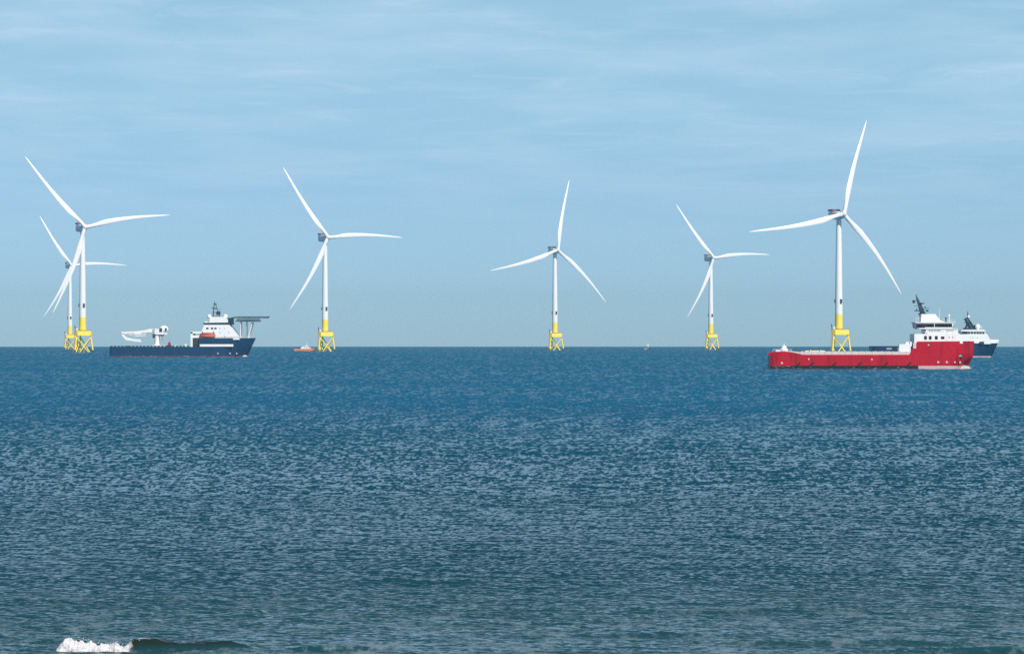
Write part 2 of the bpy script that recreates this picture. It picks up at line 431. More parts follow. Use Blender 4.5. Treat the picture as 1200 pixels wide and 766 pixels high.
# foam of the small breaking wave
def make_foam():
    g = np.random.default_rng(5)
    mb = MB()
    x0, x1 = -14.75, -12.25
    def crest(u):
        c = 0.17 * math.exp(-((u - 0.20) / 0.13) ** 2) + 0.24 * (1 - 0.25 * u) + 0.03 * math.sin(u * 19) + 0.022 * math.sin(u * 41 + 1) + 0.014 * math.sin(u * 97 + 2) + 0.01 * math.sin(u * 173)
        return c * min(1, (u / .10)) ** .7 * min(1, (1 - u) / .22) ** .75
    lumps = []
    for _ in range(26):
        lm = math.exp(g.uniform(math.log(.11), math.log(.6)))
        lumps.append((lm * .024, 2 * math.pi / lm * g.choice((-1, 1)) * g.uniform(.6, 1), g.uniform(-40, 40) * min(1, .2 / lm), g.uniform(0, 6.28)))
    # the tumbling mass itself: a lumpy mound
    nu, nv = 120, 26
    rows = []
    for i in range(nu):
        u = i / (nu - 1); x = x0 + u * (x1 - x0); row = []
        for k in range(nv):
            q = k / (nv - 1); a = math.pi * q
            hh = crest(u)
            y = 110.62 + 0.05 * (x + 10.6) - 0.50 * math.cos(a) * (0.6 + .6 * hh)
            z = hh * math.sin(a) ** .8 - 0.03
            w = 0.006 * (hh / .3)
            lump = sum(am * math.sin(kx * x + ka * a + pp) for am, kx, ka, pp in lumps) * min(1, hh / .2)
            y -= lump * .6 + (0.07 * math.sin(u * 9) + .05 * math.sin(u * 23 + 1)) * max(0, math.cos(a)); z += lump * math.sin(a)
            row.append((x + g.normal(0, .008), y + g.normal(0, w), sea_z(x, y) + z + g.normal(0, w * .8)))
        rows.append(row)
    mb.rings(rows, close=False)
    for i in range(0):
        u = g.uniform(0, 1); x = x0 + u * (x1 - x0); q = g.beta(1.1, 1.6); a = math.pi * q; hh = crest(u)
        y = 110.62 + 0.05 * (x + 10.6) - 0.52 * math.cos(a) * (0.6 + .6 * hh); z = hh * math.sin(a) ** .8
        mb.ball((x, y, sea_z(x, y) + z + g.normal(0, .012)), g.uniform(.012, .035), n=6, m=4)
    for i in range(60):      # flung drops and the feathering lip towards the unbroken crest
        u = g.beta(.9, 1.8) * 1.2; x = x0 + .15 + u * 2.35
        z = crest(min(u, .93)) * g.uniform(.9, 1.35) if u < .95 else .31 * g.uniform(.9, 1.12)
        mb.ball((x, 110.7 + g.normal(0, .08), sea_z(x, 110.7) + z), g.uniform(.006, .016), n=5, m=4)
    m = bpy.data.materials.new("foam"); m.use_nodes = True
    b = m.node_tree.nodes["Principled BSDF"]; b.inputs["Base Color"].default_value = (0.60, 0.60, 0.63, 1); b.inputs["Roughness"].default_value = 0.85
    nz = m.node_tree.nodes.new("ShaderNodeTexNoise"); nz.inputs["Scale"].default_value = 14; nz.inputs["Detail"].default_value = 5
    bp = m.node_tree.nodes.new("ShaderNodeBump"); bp.inputs["Distance"].default_value = 0.008
    m.node_tree.links.new(nz.outputs[0], bp.inputs["Height"]); m.node_tree.links.new(bp.outputs[0], b.inputs["Normal"])
    o = mb.build("foam", m, smooth=True)
    o["kind"] = "stuff"
    o["label"] = "white foam of a small wave breaking close to the shore"
    return o
make_foam()

# ------------------------------------------------------------------ haze
def make_haze():
    mb = MB().box((0, 0, 0), (32000, 32000, 250))
    m = bpy.data.materials.new("haze"); m.use_nodes = True
    n, l = m.node_tree.nodes, m.node_tree.links
    for q in list(n):
        if q.type == 'BSDF_PRINCIPLED': n.remove(q)
    v = n.new("ShaderNodeVolumePrincipled")
    v.inputs["Color"].default_value = (0.66, 0.95, 1.0, 1)
    v.inputs["Density"].default_value = HAZE_DENSITY
    v.inputs["Anisotropy"].default_value = 0.25
    out = [q for q in n if q.type == 'OUTPUT_MATERIAL'][0]
    l.new(v.outputs[0], out.inputs["Volume"])
    o = mb.build("haze", m, loc=(0, 0, 110))
    o["kind"] = "stuff"
    return o
if HAZE_DENSITY > 0:
    make_haze()

# ------------------------------------------------------------------ materials
M_white = mat("white_paint", (0.78, 0.79, 0.80), 0.4, wear=0.05, dirt=(0.5, 0.47, 0.42), dirt_amt=0.25)
M_tower = mat("tower_white", (0.77, 0.78, 0.80), 0.38, wear=0.04, wear_scale=0.1)
M_blade = mat("blade_white", (0.74, 0.75, 0.77), 0.35, wear=0.03, wear_scale=0.2)
M_yellow = mat("marine_yellow", (0.90, 0.70, 0.075), 0.45, wear=0.08, dirt=(0.45, 0.3, 0.08), dirt_amt=0.3)
M_growth = mat("weed_dark", (0.05, 0.055, 0.03), 0.8, wear=0.3)
M_rail = mat("rail_brown", (0.42, 0.22, 0.06), 0.6)
M_dark = mat("dark_fittings", (0.03, 0.04, 0.055), 0.5, wear=0.2)
M_grey = mat("grey_fittings", (0.35, 0.37, 0.39), 0.5)
M_nac = mat("nacelle_grey", (0.74, 0.77, 0.80), 0.4, wear=0.05)
M_cool = mat("cooler_dark_red", (0.22, 0.09, 0.12), 0.5, wear=0.2)
M_glass = mat("dark_glass", (0.012, 0.016, 0.022), 0.12, wear=0.3)
M_navy = mat("navy_paint", (0.010, 0.045, 0.095), 0.4, wear=0.15)
M_mast = mat("mast_navy", (0.008, 0.030, 0.058), 0.45, wear=0.2)
M_deck = mat("deck_green_grey", (0.10, 0.13, 0.13), 0.8, wear=0.25)
M_orange = mat("lifeboat_orange", (0.62, 0.13, 0.07), 0.4, wear=0.08)
M_orange_top = mat("lifeboat_canopy", (0.30, 0.04, 0.04), 0.45, wear=0.08)
M_pale = mat("pale_cargo", (0.55, 0.50, 0.50), 0.7, wear=0.2, wear_scale=0.8)
M_ochre = mat("pale_yellow_cargo", (0.72, 0.66, 0.28), 0.6, wear=0.15, wear_scale=0.8)
M_rubber = mat("rubber", (0.02, 0.018, 0.02), 0.85, wear=0.2)
M_bulb = mat("bulb_pale", (0.52, 0.42, 0.40), 0.6, wear=0.2, dirt=(0.25, 0.22, 0.15), dirt_amt=0.4)
M_red = mat("red_paint", (0.42, 0.006, 0.022), 0.42, wear=0.12)
M_hull_red = hull_mat("hull_red", (0.42, 0.002, 0.022), (0.02, 0.02, 0.03), (0.50, 0.36, 0.36), 1.15, 16.5, dirt=(0.11, 0.004, 0.010), amt=0.8)
M_hull_blue = hull_mat("hull_blue", (0.004, 0.041, 0.104), (0.11, 0.035, 0.06), (0.16, 0.05, 0.07), 0.7, 30, dirt=(0.02, 0.06, 0.10), amt=0.5)
M_hull_navy = hull_mat("hull_navy", (0.003, 0.033, 0.096), (0.05, 0.03, 0.05), (0.45, 0.32, 0.36), 0.9, 14, dirt=(0.02, 0.05, 0.08), amt=0.4)
M_hull_orange = hull_mat("hull_orange", (0.62, 0.21, 0.12), (0.06, 0.04, 0.07), (0.06, 0.04, 0.07), 0.5, 30, dirt=(0.5, 0.3, 0.28), amt=0.3)

# ------------------------------------------------------------------ wind turbines
HUB = 119.0
ROTOR = 88.0
def blade_mesh():
    """Blade along +Z from the hub; chord along X (trailing edge -X), thickness along Y (upwind -Y)."""
    st = [0.0, .02, .045, .07, .10, .14, .18, .22, .28, .36, .45, .55, .66, .77, .87, .94, .98, 1.0]
    L0 = 1.6
    rings = []
    for s in st:
        slim = 1 - 0.09 * min(1, s / .1)
        z = L0 + s * (ROTOR - L0)
        rd = 1.95
        chord = np.interp(s, [0, .045, .10, .16, .22, .30, .45, .6, .8, .94, 1], [3.8, 3.8, 4.2, 5.2, 5.7, 5.3, 4.2, 3.2, 2.1, 1.3, .25]) * slim
        thick = np.interp(s, [0, .045, .10, .16, .22, .30, .45, .6, .8, 1], [1.0, 1.0, .78, .52, .38, .30, .23, .20, .18, .16]) * chord
        le = np.interp(s, [0, .045, .22, 1], [.5, .5, .36, .30])       # share of the chord ahead of the pitch axis
        tw = R(np.interp(s, [0, .05, .15, .25, .5, .8, 1], [16, 16, 14, 9, 4, 0.5, -1]))
        bend = 8.0 * s ** 2.1
        rnd = np.interp(s, [0, .045, .16], [1, 1, 0])
        ring = []
        n = 18
        for i in range(n):
            a = 2 * math.pi * i / n
            cxx, sy = math.cos(a), math.sin(a)
            x_c = (le - 0.5 + 0.5 * cxx)                                     # from -(1-le) to le
            t_air = sy * 0.5 * (0.34 + 0.66 * (0.5 + 0.5 * cxx) ** 0.6) * (1 - 0.0 * cxx)
            t_rnd = sy * 0.5
            px, py = x_c * chord, (rnd * t_rnd + (1 - rnd) * t_air) * thick
            ring.append((px * math.cos(tw) - py * math.sin(tw) - 1.9 * math.sin(math.pi * s) ** 1.3, px * math.sin(tw) + py * math.cos(tw) + bend, z))
        rings.append(ring)
    return MB().rings(rings)

def make_turbine():
    t = thing("wind_turbine", "", "wind turbine", (0, 0, 0), "offshore wind turbines on yellow jackets")
    # three-legged jacket, one leg to the right, one near left, one far left
    zt, zb, rt, rb = 15.5, -16.0, 8.0, 12.8
    rot = R(-8)
    ang = [rot, rot + R(120), rot + R(240)]
    def at(k, z):
        f = (z - zb) / (zt - zb); r = rb + (rt - rb) * f
        return Vector((r * math.cos(ang[k]), r * math.sin(ang[k]), z))
    for k in range(3):
        leg = MB().tube(at(k, 2.0), at(k, zt + 2), 0.82, 0.75, 12).build("jacket_leg", M_yellow, t, True)
        MB().tube(at(k, zb), at(k, 2.0), 0.9, 0.9, 12).build("splash_zone", M_growth, leg, True)
    for k in range(3):
        j = (k + 1) % 3
        b = MB().tube(at(k, zt - 1.0), at(j, zb + 8.5), 0.5, n=8).tube(at(j, zt - 1.0), at(k, zb + 8.5), 0.5, n=8)
        b.build("cross_brace", M_yellow, t, True)
    # platform box: three deep arms from a hub ring
    mb = MB()
    pl = []
    for k in range(3):
        for da in (-13, 13):
            a = ang[k] + R(da); pl.append((9.1 * math.cos(a), 9.1 * math.sin(a)))
    mb.plan(pl, 15.9, 20.3)
    tp = mb.build("transition_piece", M_yellow, t)
    rl = MB()
    pts = [(x * 0.98, y * 0.98, 20.3) for x, y in pl]; pts.append(pts[0])
    rl.rail(pts, 1.2, 2.0, 0.06)
    rl.build("railing", M_rail, tp)
    # access ladder and boat landing on the near left leg
    ld = MB()
    p0, p1 = at(2, 0.0), at(2, 15.5); off = Vector((-1.5, -0.6, 0))
    for s in (-0.4, 0.4):
        ld.tube(p0 + off + Vector((s, -s, -1)), p1 + off + Vector((s, -s, 5)), 0.14, n=6)
    for i in range(20):
        q = p0.lerp(p1, i / 19) + off; ld.tube(q + Vector((-.4, .4, 0)), q + Vector((.4, -.4, 0)), .06, n=4)
    ld.build("ladder", M_rail, t)
    # davit crane and white cabinet on the platform's left end
    ca, cb_ = at(2, 20.3) + Vector((-2.0, 0.5, 0)), at(1, 20.3)
    MB().tube(ca, ca + Vector((0, 0, 3.6)), .32, .25).tube(ca + Vector((0, 0, 3.5)), ca + Vector((-0.5, 1.0, 5.4)), .3, .2) \
        .box(ca + Vector((-.2, .2, 3.2)), (1.0, .9, 1.5)).build("davit_crane", M_dark, t)
    MB().box(ca + Vector((1.9, -0.9, 1.3)), (1.7, 1.6, 2.4)).build("equipment_cabinet", M_white, t)
    # tower: yellow foot, white above
    def tr(z): return float(np.interp(z, [20.3, 45, 80, HUB - 3.2], [3.35, 3.2, 2.75, 2.15]))
    MB().lathe([(20.3, 3.35), (20.5, 3.35), (27, tr(27)), (33.6, tr(33.6))], n=32).build("tower_foot", M_yellow, t, True)
    MB().lathe([(20.35, 3.9), (21.2, 3.9), (21.2, 3.4)], n=32).build("base_flange", M_rail, t, True)
    tw = MB().lathe([(33.6, tr(33.6) - .004)] + [(z, tr(z)) for z in (34, 45, 45.01, 57, 69, 81, 93, 105)] + [(HUB - 3.2, tr(HUB - 3.2))], n=32).build("tower", M_tower, t, True)
    for a in (-62, 58, 178):
        a = R(a); rr = tr(45) + 0.35
        mb = MB().box((0, 0, 0), (0.7, 1.9, 2.7)).box((.25, 0, -1.7), (1.1, 2.2, .18)).box((.25, 0, 1.7), (.9, 2.0, .15))
        o = mb.build("equipment_box", M_dark, tw); o.location = (rr * math.cos(a), rr * math.sin(a), 45); o.rotation_euler = (0, 0, a)
    # nacelle assembly: modelled pointing at -Y, turned with the yaw
    yaw = bpy.data.objects.new("nacelle", None)
    YAW = R(22)
    c, s = math.cos(YAW), math.sin(YAW)
    def turn(mb):
        mb.v = [(x * c - y * s, x * s + y * c, z) for x, y, z in mb.v]; return mb
    bpy.data.objects.remove(yaw)
    rr = []
    for y, hw, z0, z1 in ((-4.6, 2.3, -2.3, 2.4), (-3.2, 3.3, -3.0, 3.0), (-1, 3.6, -3.3, 3.4), (10.5, 3.6, -3.3, 3.6), (13.2, 3.4, -2.9, 3.6), (14.2, 2.8, -2.1, 3.2)):
        ring = []
        for i in range(20):
            a = 2 * math.pi * i / 20; e = 0.42
            ca_, sa_ = math.cos(a), math.sin(a)
            x = hw * math.copysign(abs(ca_) ** e, ca_); z = math.copysign(abs(sa_) ** e, sa_)
            ring.append((x, y, HUB + (z * z1 if z > 0 else -z * z0)))
        rr.append(ring)
    nc = turn(MB().rings(rr)).build("nacelle", M_nac, t, True)
    # cooler top: a dark finned frame raised over the rear of the roof
    k = MB().box((0, 9.4, HUB + 4.7), (6.8, 9.2, 1.6))
    for i in range(6):
        k.box((-3.5, 5.1 + i * 1.7, HUB + 4.7), (.25, .3, 1.8)); k.box((3.5, 5.1 + i * 1.7, HUB + 4.7), (.25, .3, 1.8))
    turn(k).build("cooler", M_cool, nc)
    turn(MB().rail([(-3.0, 2, HUB + 3.5), (3.0, 2, HUB + 3.5)], 1.1, 1.7, .06)).build("roof_railing", M_grey, nc)
    turn(MB().lathe([(-3.4, 2.0), (-1.2, 2.9), (0.2, 3.0)], (0, 0, HUB))).build("yaw_ring", M_nac, t, True)
    # hub: a spinner with its nose upwind
    pr = [(-12.4, .3), (-12.1, 1.1), (-11.3, 1.9), (-10.2, 2.5), (-8.8, 2.75), (-6.6, 2.7), (-4.5, 2.4)]
    TILT = R(5)
    rg = [[(r_ * math.cos(2 * math.pi * i / 24), y, r_ * math.sin(2 * math.pi * i / 24)) for i in range(24)] for y, r_ in pr]
    hb = MB().rings(rg)
    def tilt(v):
        x, y, z = v; y2 = y * math.cos(TILT) + z * math.sin(TILT); z2 = -y * math.sin(TILT) + z * math.cos(TILT); return (x, y2, z2 + HUB)
    hb.v = [tilt(v) for v in hb.v]
    turn(hb).build("hub", M_blade, t, True)
    bl = blade_mesh()
    me = None
    cen = Vector(tilt((0, -9.2, 0)))
    cen = Vector((cen.x * c - cen.y * s, cen.x * s + cen.y * c, cen.z))
    blades = []
    for kk in range(3):
        if me is None:
            o = bl.build("blade", M_blade, t, True); me = o.data
        else:
            o = bpy.data.objects.new("blade", me); COL.objects.link(o); o.parent = t
        o.location = cen; blades.append(o)
    return t
from mathutils import Matrix
def set_rotor(t, phase_deg, scale):
    bl = [o for o in t.children if o.name.startswith("blade")]
    for k, o in enumerate(bl):
        th = R(phase_deg + 120 * k)              # angle from picture-right, anticlockwise seen from the front
        a = R(90) - th                           # rotation of +Z towards +X
        m = Matrix.Rotation(R(22), 4, 'Z') @ Matrix.Rotation(-R(5), 4, 'X') @ Matrix.Rotation(a, 4, 'Y')
        o.rotation_euler = m.to_euler(); o.scale = (1, 1, scale)
def copy_tree(o, parent=None):
    c = o.copy(); COL.objects.link(c)
    if parent is not None: c.parent = parent
    for ch in list(o.children): copy_tree(ch, c)
    return c
proto = make_turbine()
TURB = [   # px of tower, distance, rotor phase, blade scale, label
    (983.0, 2950, 70, 1.010, "largest white wind turbine, rising behind the red supply ship"),
    (96.8, 3280, 9, 1.0, "tall white wind turbine standing in front of another, nearest the edge of the array"),
    (381.0, 3600, 1, .985, "white wind turbine with the small orange boat beside its yellow foot"),
    (650.3, 4100, 76, 1.01, "white wind turbine standing alone with one blade straight up, open sea round its foot"),
    (833.0, 4470, 4, .975, "small white wind turbine between the lone one and the red ship's turbine"),
    (82.0, 4900, 1, .955, "smallest white wind turbine, half hidden behind a taller one"),
]
for i, (px, d, ph, sc, lb) in enumerate(TURB):
    t = proto if i == 0 else copy_tree(proto)
    t.location = spot(px, d); t["label"] = lb
    set_rotor(t, ph, sc)

# ------------------------------------------------------------------ ships
def make_hull(parent, m, x0, bow, ztop, zdeck, B, zk=-3.0, us=None, flare=0.75, stern_fine=0.9, name="hull", bow_start=0.72):
    """bow: list of (z, x) stem profile. ztop(x), zdeck(x): bulwark and deck heights."""
    bz = [q[0] for q in bow]; bxs = [q[1] for q in bow]
    xr = max(bxs)
    us = sorted(set([0, .004, .012, .03, .06] + list(np.linspace(.1, .7, 16)) + list(np.linspace(.72, 1, 26)) + list(us or [])))
    vs = [0, .1, .25, .4, .55, .7, .85, 1.0]
    def plan(u, v):
        full = 1.0
        if u > bow_start:
            q = (u - bow_start) / (1 - bow_start)
            wl_ = max(0, 1 - q ** 1.55); tp = max(0, 1 - q ** 2.6)
            full = (1 - v ** flare) * wl_ + v ** flare * tp
        if u < .06:
            q = u / .06; full *= stern_fine + (1 - stern_fine) * math.sqrt(max(0, 1 - (1 - q) ** 2))
        return full
    mb = MB(); rings = []
    for u in us:
        xn = x0 + u * (xr - x0)
        zt, zd = ztop(xn), zdeck(xn)
        wb = max(0, (u - bow_start) / (1 - bow_start)) ** 1.2
        half = []
        half.append((0, zk, 0))
        for v in vs:
            z = zk + (zt - zk) * v
            b_ = B / 2 * plan(u, v)
            if v == 0: b_ *= .82
            half.append((max(b_, .05), z, v))
        b_top = half[-1][0]; bi = max(b_top - .3, .03)
        half.append((bi, zt, 1)); half.append((bi, zd, 1)); half.append((0, zd, 1))
        def X(z): return xn + (np.interp(z, bz, bxs) - xr) * wb
        ring = [(X(z), -b, z) for b, z, v in half] + [(X(z), b, z) for b, z, v in reversed(half[1:-1])]
        rings.append(ring)
    mb.rings(rings)
    return mb.build(name, m, parent, True)

def step(xs, zs):
    return lambda x: float(np.interp(x, xs, zs))

def windows(parent, spots, y, w, h, m=M_glass, name="window", t=.16):
    for q in spots:
        ww = q[2] if len(q) > 2 else w
        MB().box((q[0], y, q[1]), (ww, t, h)).build(name, m, parent)

# ---- red platform supply ship
D = 1240; PC = 1020.0; WY = 432.0
sc = 4000 / D
fx = lambda p: (p - PC) / sc
fz = lambda p: (WY - p) / sc
ship = thing("supply_ship", "long red supply ship with white bridge and dark raked mast", "ship", spot(PC, D))
ztop = step([fx(902), fx(905), fx(908), fx(920), fx(928), fx(938), fx(1063), fx(1068), fx(1072), fx(1142)],
            [fz(414), fz(412.4), fz(411.7), fz(411.7), fz(412.8), fz(415.4), fz(415.4), fz(406), fz(400), fz(399.6)])
zdeck = step([fx(902), fx(938), fx(1066), fx(1073), fx(1142)], [fz(416), fz(418.5), fz(418.5), fz(403), fz(402.4)])
L = fx(1141.4) - fx(901.5)
uu = [(fx(p) - fx(901.5)) / L for p in (905, 908, 914, 920, 924, 928, 933, 938, 1062.6, 1063.4, 1066, 1068, 1070, 1072, 1072.6)]
hull = make_hull(ship, M_hull_red, fx(901.5), [(-3, fx(1127)), (fz(431), fx(1127)), (fz(424), fx(1131)), (fz(420), fx(1139)), (fz(417), fx(1141)), (fz(400), fx(1141.4))],
                 ztop, zdeck, 16, us=uu, flare=.45, bow_start=.85)
HB = -8.0
# bulbous bow, half out of the water
bb = MB(); rr = []
for x, r_, zc in ((fx(1112), 1.3, -.1), (fx(1120), 1.45, -.05), (fx(1128), 1.4, 0), (fx(1133), 1.15, .05), (fx(1136), .75, .1), (fx(1137.5), .2, .1)):
    rr.append([(x, r_ * 1.15 * math.cos(a), zc + r_ * math.sin(a)) for a in np.linspace(0, 2 * math.pi, 14, endpoint=False)])
bb.rings(rr).build("bulbous_bow", M_bulb, hull, True)
# fender strips and marks along the side
for p in (933, 948.6, 975, 1004.6, 1034.7, 1062):
    a, b_ = (fx(p - 3.2), HB - .12, fz(429.4)), (fx(p + 2.6), HB - .12, fz(424.2))
    MB().tube(a, b_, .3, n=8).build("fender", M_rubber, hull)
MB().tube((fx(925), HB - .02, fz(428.6)), (fx(1072), HB - .02, fz(428.6)), .22, n=6).build("rubbing_strake", M_rubber, hull)
for p, q in ((914.2, 425), (1096.2, 424), (1106.2, 424)):
    MB().lathe([(0, .38), (.12, .38)], n=16).build("thruster_mark", M_pale, hull).location = (fx(p), HB - .06, fz(q))
for o in hull.children:
    if o.name.startswith("thruster_mark"): o.rotation_euler = (R(90), 0, 0)
for p, q in ((945.5, 420.5), (1019, 420.8), (1085, 404)):
    MB().box((fx(p), HB - .05, fz(q)), (.5, .14, .5)).build("draught_mark", M_pale, hull)
# cargo rail inside the bulwark, deck house aft of the step
rail = MB()
for y in (-7.0, 7.0):
    rail.box(((fx(940) + fx(1063)) / 2, y, fz(413.6)), (fx(1063) - fx(940), .5, 1.15))
    rail.prism([(fx(922), fz(412.5)), (fx(940), fz(414.4)), (fx(940), fz(412.6)), (fx(923), fz(410.9))], y - .2, y + .2)
    for i in range(16):
        x = fx(942) + i * (fx(1060) - fx(942)) / 15
        rail.box((x, y - .27 * (1 if y < 0 else -1), fz(413.5)), (.5, .14, 1.3))
rail.build("cargo_rail", M_pale, ship)
cp = MB().lathe([(0, 1.5), (.9, 1.5), (1.1, 1.1), (2.0, .7), (2.1, .25), (2.6, .12), (3.0, .06)], (fx(917.5), -4.5, fz(411.5)), 14)
cp.box((fx(912), -4.5, fz(411.3)), (2.6, 1.4, .9)).rail([(fx(904), -6.8, fz(412)), (fx(926), -6.8, fz(412))], .9, 1.6, .05)
cp.build("stern_capstan", M_white, ship)
wk = MB().box((fx(1058), -5.4, fz(409)), (4.2, 3.0, 3.6)).box((fx(1053.5), -5.2, fz(411)), (2.0, 2.6, 2.4)).tube((fx(1056), -6.8, fz(404)), (fx(1064), -6.8, fz(404)), .18) \
      .tube((fx(1051), -6.6, fz(413)), (fx(1060), -6.6, fz(401)), .16).tube((fx(1064), -6.8, fz(412)), (fx(1064), -6.8, fz(400)), .2) \
      .box((fx(1062.5), -5.2, fz(403)), (2.2, 2.6, 1.6))
wk.build("deck_winch_house", M_white, ship)
# superstructure
sup = MB()
sup.prism([(fx(1068.8), fz(403)), (fx(1068.8), fz(391.2)), (fx(1084), fz(391.2)), (fx(1084), fz(390.6)), (fx(1120.5), fz(390.6)), (fx(1123.5), fz(392)), (fx(1125.5), fz(402.4))], -6.9, 6.9)
s1 = sup.build("superstructure", M_white, ship)
MB().prism([(fx(1082), fz(390.7)), (fx(1082), fz(384.6)), (fx(1119.6), fz(384.8)), (fx(1120.3), fz(390.7))], -6.4, 6.4).build("upper_deckhouse", M_white, ship)
br = MB().prism([(fx(1072.6), fz(384.8)), (fx(1071.2), fz(378.3)), (fx(1115.6), fz(378.3)), (fx(1113), fz(384.8))], -6.6, 6.6).build("bridge", M_white, ship)
# bridge roof with its overhang, wheelhouse top behind the mast
MB().prism([(fx(1070), fz(378.3)), (fx(1070), fz(377.4)), (fx(1117), fz(377.4)), (fx(1117), fz(378.3))], -6.8, 6.8).build("bridge_roof", M_white, br)
MB().prism([(fx(1074.6), fz(384.9)), (fx(1074.6), fz(385.5)), (fx(1119.5), fz(385.5)), (fx(1119.5), fz(384.9))], -6.75, 6.75).build("bridge_deck_edge", M_white, br)
MB().prism([(fx(1077.6), fz(377.5)), (fx(1078.2), fz(368)), (fx(1094.5), fz(368)), (fx(1100), fz(375.5)), (fx(1106), fz(377.5))], -4.2, 4.2).build("funnel_casing", M_white, ship)
for p, w_ in ((1073.6, 1.5), (1078.2, 2.0), (1083.6, 1.2), (1086.8, 1.3), (1090, 1.3), (1094.2, .8), (1097.6, 1.3), (1101, 1.3), (1104.4, 1.3), (1108, 1.6), (1111.4, 1.0)):
    MB().box((fx(p), -6.62, fz(381.2 if p > 1080 else 381.6)), (w_, .16, 1.25 if p > 1080 else 1.5)).build("window", M_glass, br)
for y in (-5, -3, -1, 1, 3, 5):      # forward bridge windows
    MB().box((fx(1114.4), y, fz(381.2)), (.3, 1.6, 1.2)).build("window", M_glass, br)
for p, w_ in ((1081.9, .95), (1087.4, .95), (1094.5, 1.0), (1101.9, 1.2)):
    MB().box((fx(p), -6.93, fz(395.6)), (w_, .16, 1.25 if w_ < 1.2 else .9)).build("window", M_glass, s1)
for p in (1109.8, 1113.8):
    MB().box((fx(p), -6.92, fz(395)), (.4, .14, .5)).build("porthole", M_grey, s1)
for p in (1081.5, 1087, 1090, 1093, 1096, 1098.4, 1108, 1110.5, 1113):
    MB().box((fx(p), -6.43, fz(387.2)), (.62 if p < 1100 else .8, .16, .5 if p < 1100 else .2)).build("porthole", M_grey if p != 1081.5 else M_dark, s1)
MB().rail([(fx(1069), -6.8, fz(391.2)), (fx(1081.5), -6.8, fz(391.2))], 1.0, 1.0, .07).rail([(fx(1068.4), -6.8, fz(400)), (fx(1068.4), -6.8, fz(390))], .1, 3, .08) \
    .rail([(fx(1084), -6.9, fz(390.6)), (fx(1120), -6.9, fz(390.6))], 1.0, 1.6, .03).build("railing", M_grey, ship)
MB().rail([(fx(1070.5), -7.2, fz(377.4)), (fx(1078), -7.2, fz(377.4))], 1.6, .8, .045).rail([(fx(1098), -7.2, fz(377.4)), (fx(1116), -7.2, fz(377.4))], .9, 1.2, .035) \
    .tube((fx(1074.5), -5, fz(377)), (fx(1074.5), -5, fz(370)), .07).build("roof_railing", M_white, ship)
MB().tube((fx(1099.6), -3, fz(376)), (fx(1099.6), -3, fz(362)), .07).tube((fx(1110.5), -4, fz(377)), (fx(1110.5), -4, fz(368)), .16).ball((fx(1110.5), -4, fz(370)), .45) \
    .tube((fx(1113.5), 2, fz(377)), (fx(1113.5), 2, fz(369)), .06).build("antenna", M_white, ship)
MB().box((fx(1106.8), -4, fz(374.6)), (.55, .5, 1.7)).build("searchlight", M_dark, ship)
# dark raked mast with radar arms
ms = MB()
ms.rings([[(x - w_ / 2, -w_ * .7, z), (x + w_ / 2, -w_ * .7, z), (x + w_ / 2, w_ * .7, z), (x - w_ / 2, w_ * .7, z)] for x, w_, z in
          ((fx(1081.5), 1.7, fz(368)), (fx(1079.6), 1.55, fz(362)), (fx(1077.2), 1.15, fz(356)), (fx(1074.9), .7, fz(350)), (fx(1073.8), .35, fz(346.6)))])
mast = ms.build("mast", M_mast, ship)
rad = MB().box((fx(1072), 0, fz(352)), (1.8, .4, .2)).box((fx(1070.8), 0, fz(353.6)), (.8, 1.6, .9)).box((fx(1080.2), 0, fz(355.4)), (1.5, 2.6, .35)) \
    .tube((fx(1076), 0, fz(356)), (fx(1081), 0, fz(356)), .12).box((fx(1075), 0, fz(364)), (1.8, 3.0, .3)).box((fx(1073.8), -1, fz(363)), (.3, .3, 1.0)) \
    .box((fx(1086.2), -1, fz(364)), (.8, 1.2, .6)).tube((fx(1081), 0, fz(362)), (fx(1089.5), 0, fz(361)), .08).box((fx(1073), 0, fz(358.6)), (.9, .3, .15)) \
    .tube((fx(1073.9), 0, fz(349)), (fx(1073.6), 0, fz(345)), .16).box((fx(1084.3), 0, fz(360)), (.5, 1.4, .4))
rad.build("radar_arm", M_mast, mast)
MB().box((fx(1081), 0, fz(367.6)), (2.6, 3.6, .4)).build("mast_foot", M_mast, mast)
# anchor in its pocket
yb = -5.1
def side_y(px, frac_top):   # nearer the stem the side turns in
    q = max(0, ((fx(px) - fx(901.5)) / L - .85) / .15); return -8 * (1 - q ** (1.55 + 1.05 * frac_top))
yy = side_y(1122, .6)
MB().prism([(fx(1119.4), fz(418.8)), (fx(1119.4), fz(415.2)), (fx(1126), fz(414.6)), (fx(1125.5), fz(418))], yy - .2, yy + 1.0).build("anchor_pocket", M_rubber, hull)
MB().box((fx(1122.6), yy - .3, fz(417)), (1.2, .3, .45)).tube((fx(1122.6), yy - .35, fz(417)), (fx(1122.6), yy - .35, fz(415)), .12).build("anchor", M_grey, hull)
for p in (1115.8, 1122.5):
    y3 = side_y(p, .1)
    MB().box((fx(p), y3 - .35, fz(424.2)), (.55, .5, .6)).build("thruster_mark", M_pale, hull)
MB().box((fx(1068.8), -7.9, fz(405)), (1.1, .35, 1.9)).build("mooring_port", M_pale, hull)
# cargo resting on the deck
bx_, by_, bz_ = spot(PC, D)
cg = MB()
for i in range(4):
    cg.tube((fx(941) + i * .3, -5.6 + i * .45, fz(412.6) + .35 * (i % 2)), (fx(966) - i * .2, -5.6 + i * .45, fz(412.6) + .35 * (i % 2)), .28, n=8)
cg.box((fx(948), -5, fz(415.2)), (.5, 2.6, 3.2)).box((fx(960), -5, fz(415.2)), (.5, 2.6, 3.2))
o = cg.build("pipe_bundle", M_ochre); o.location = (bx_, by_, bz_)
tag(o, "pale yellow pipes racked on the red ship's aft deck", "pipes")

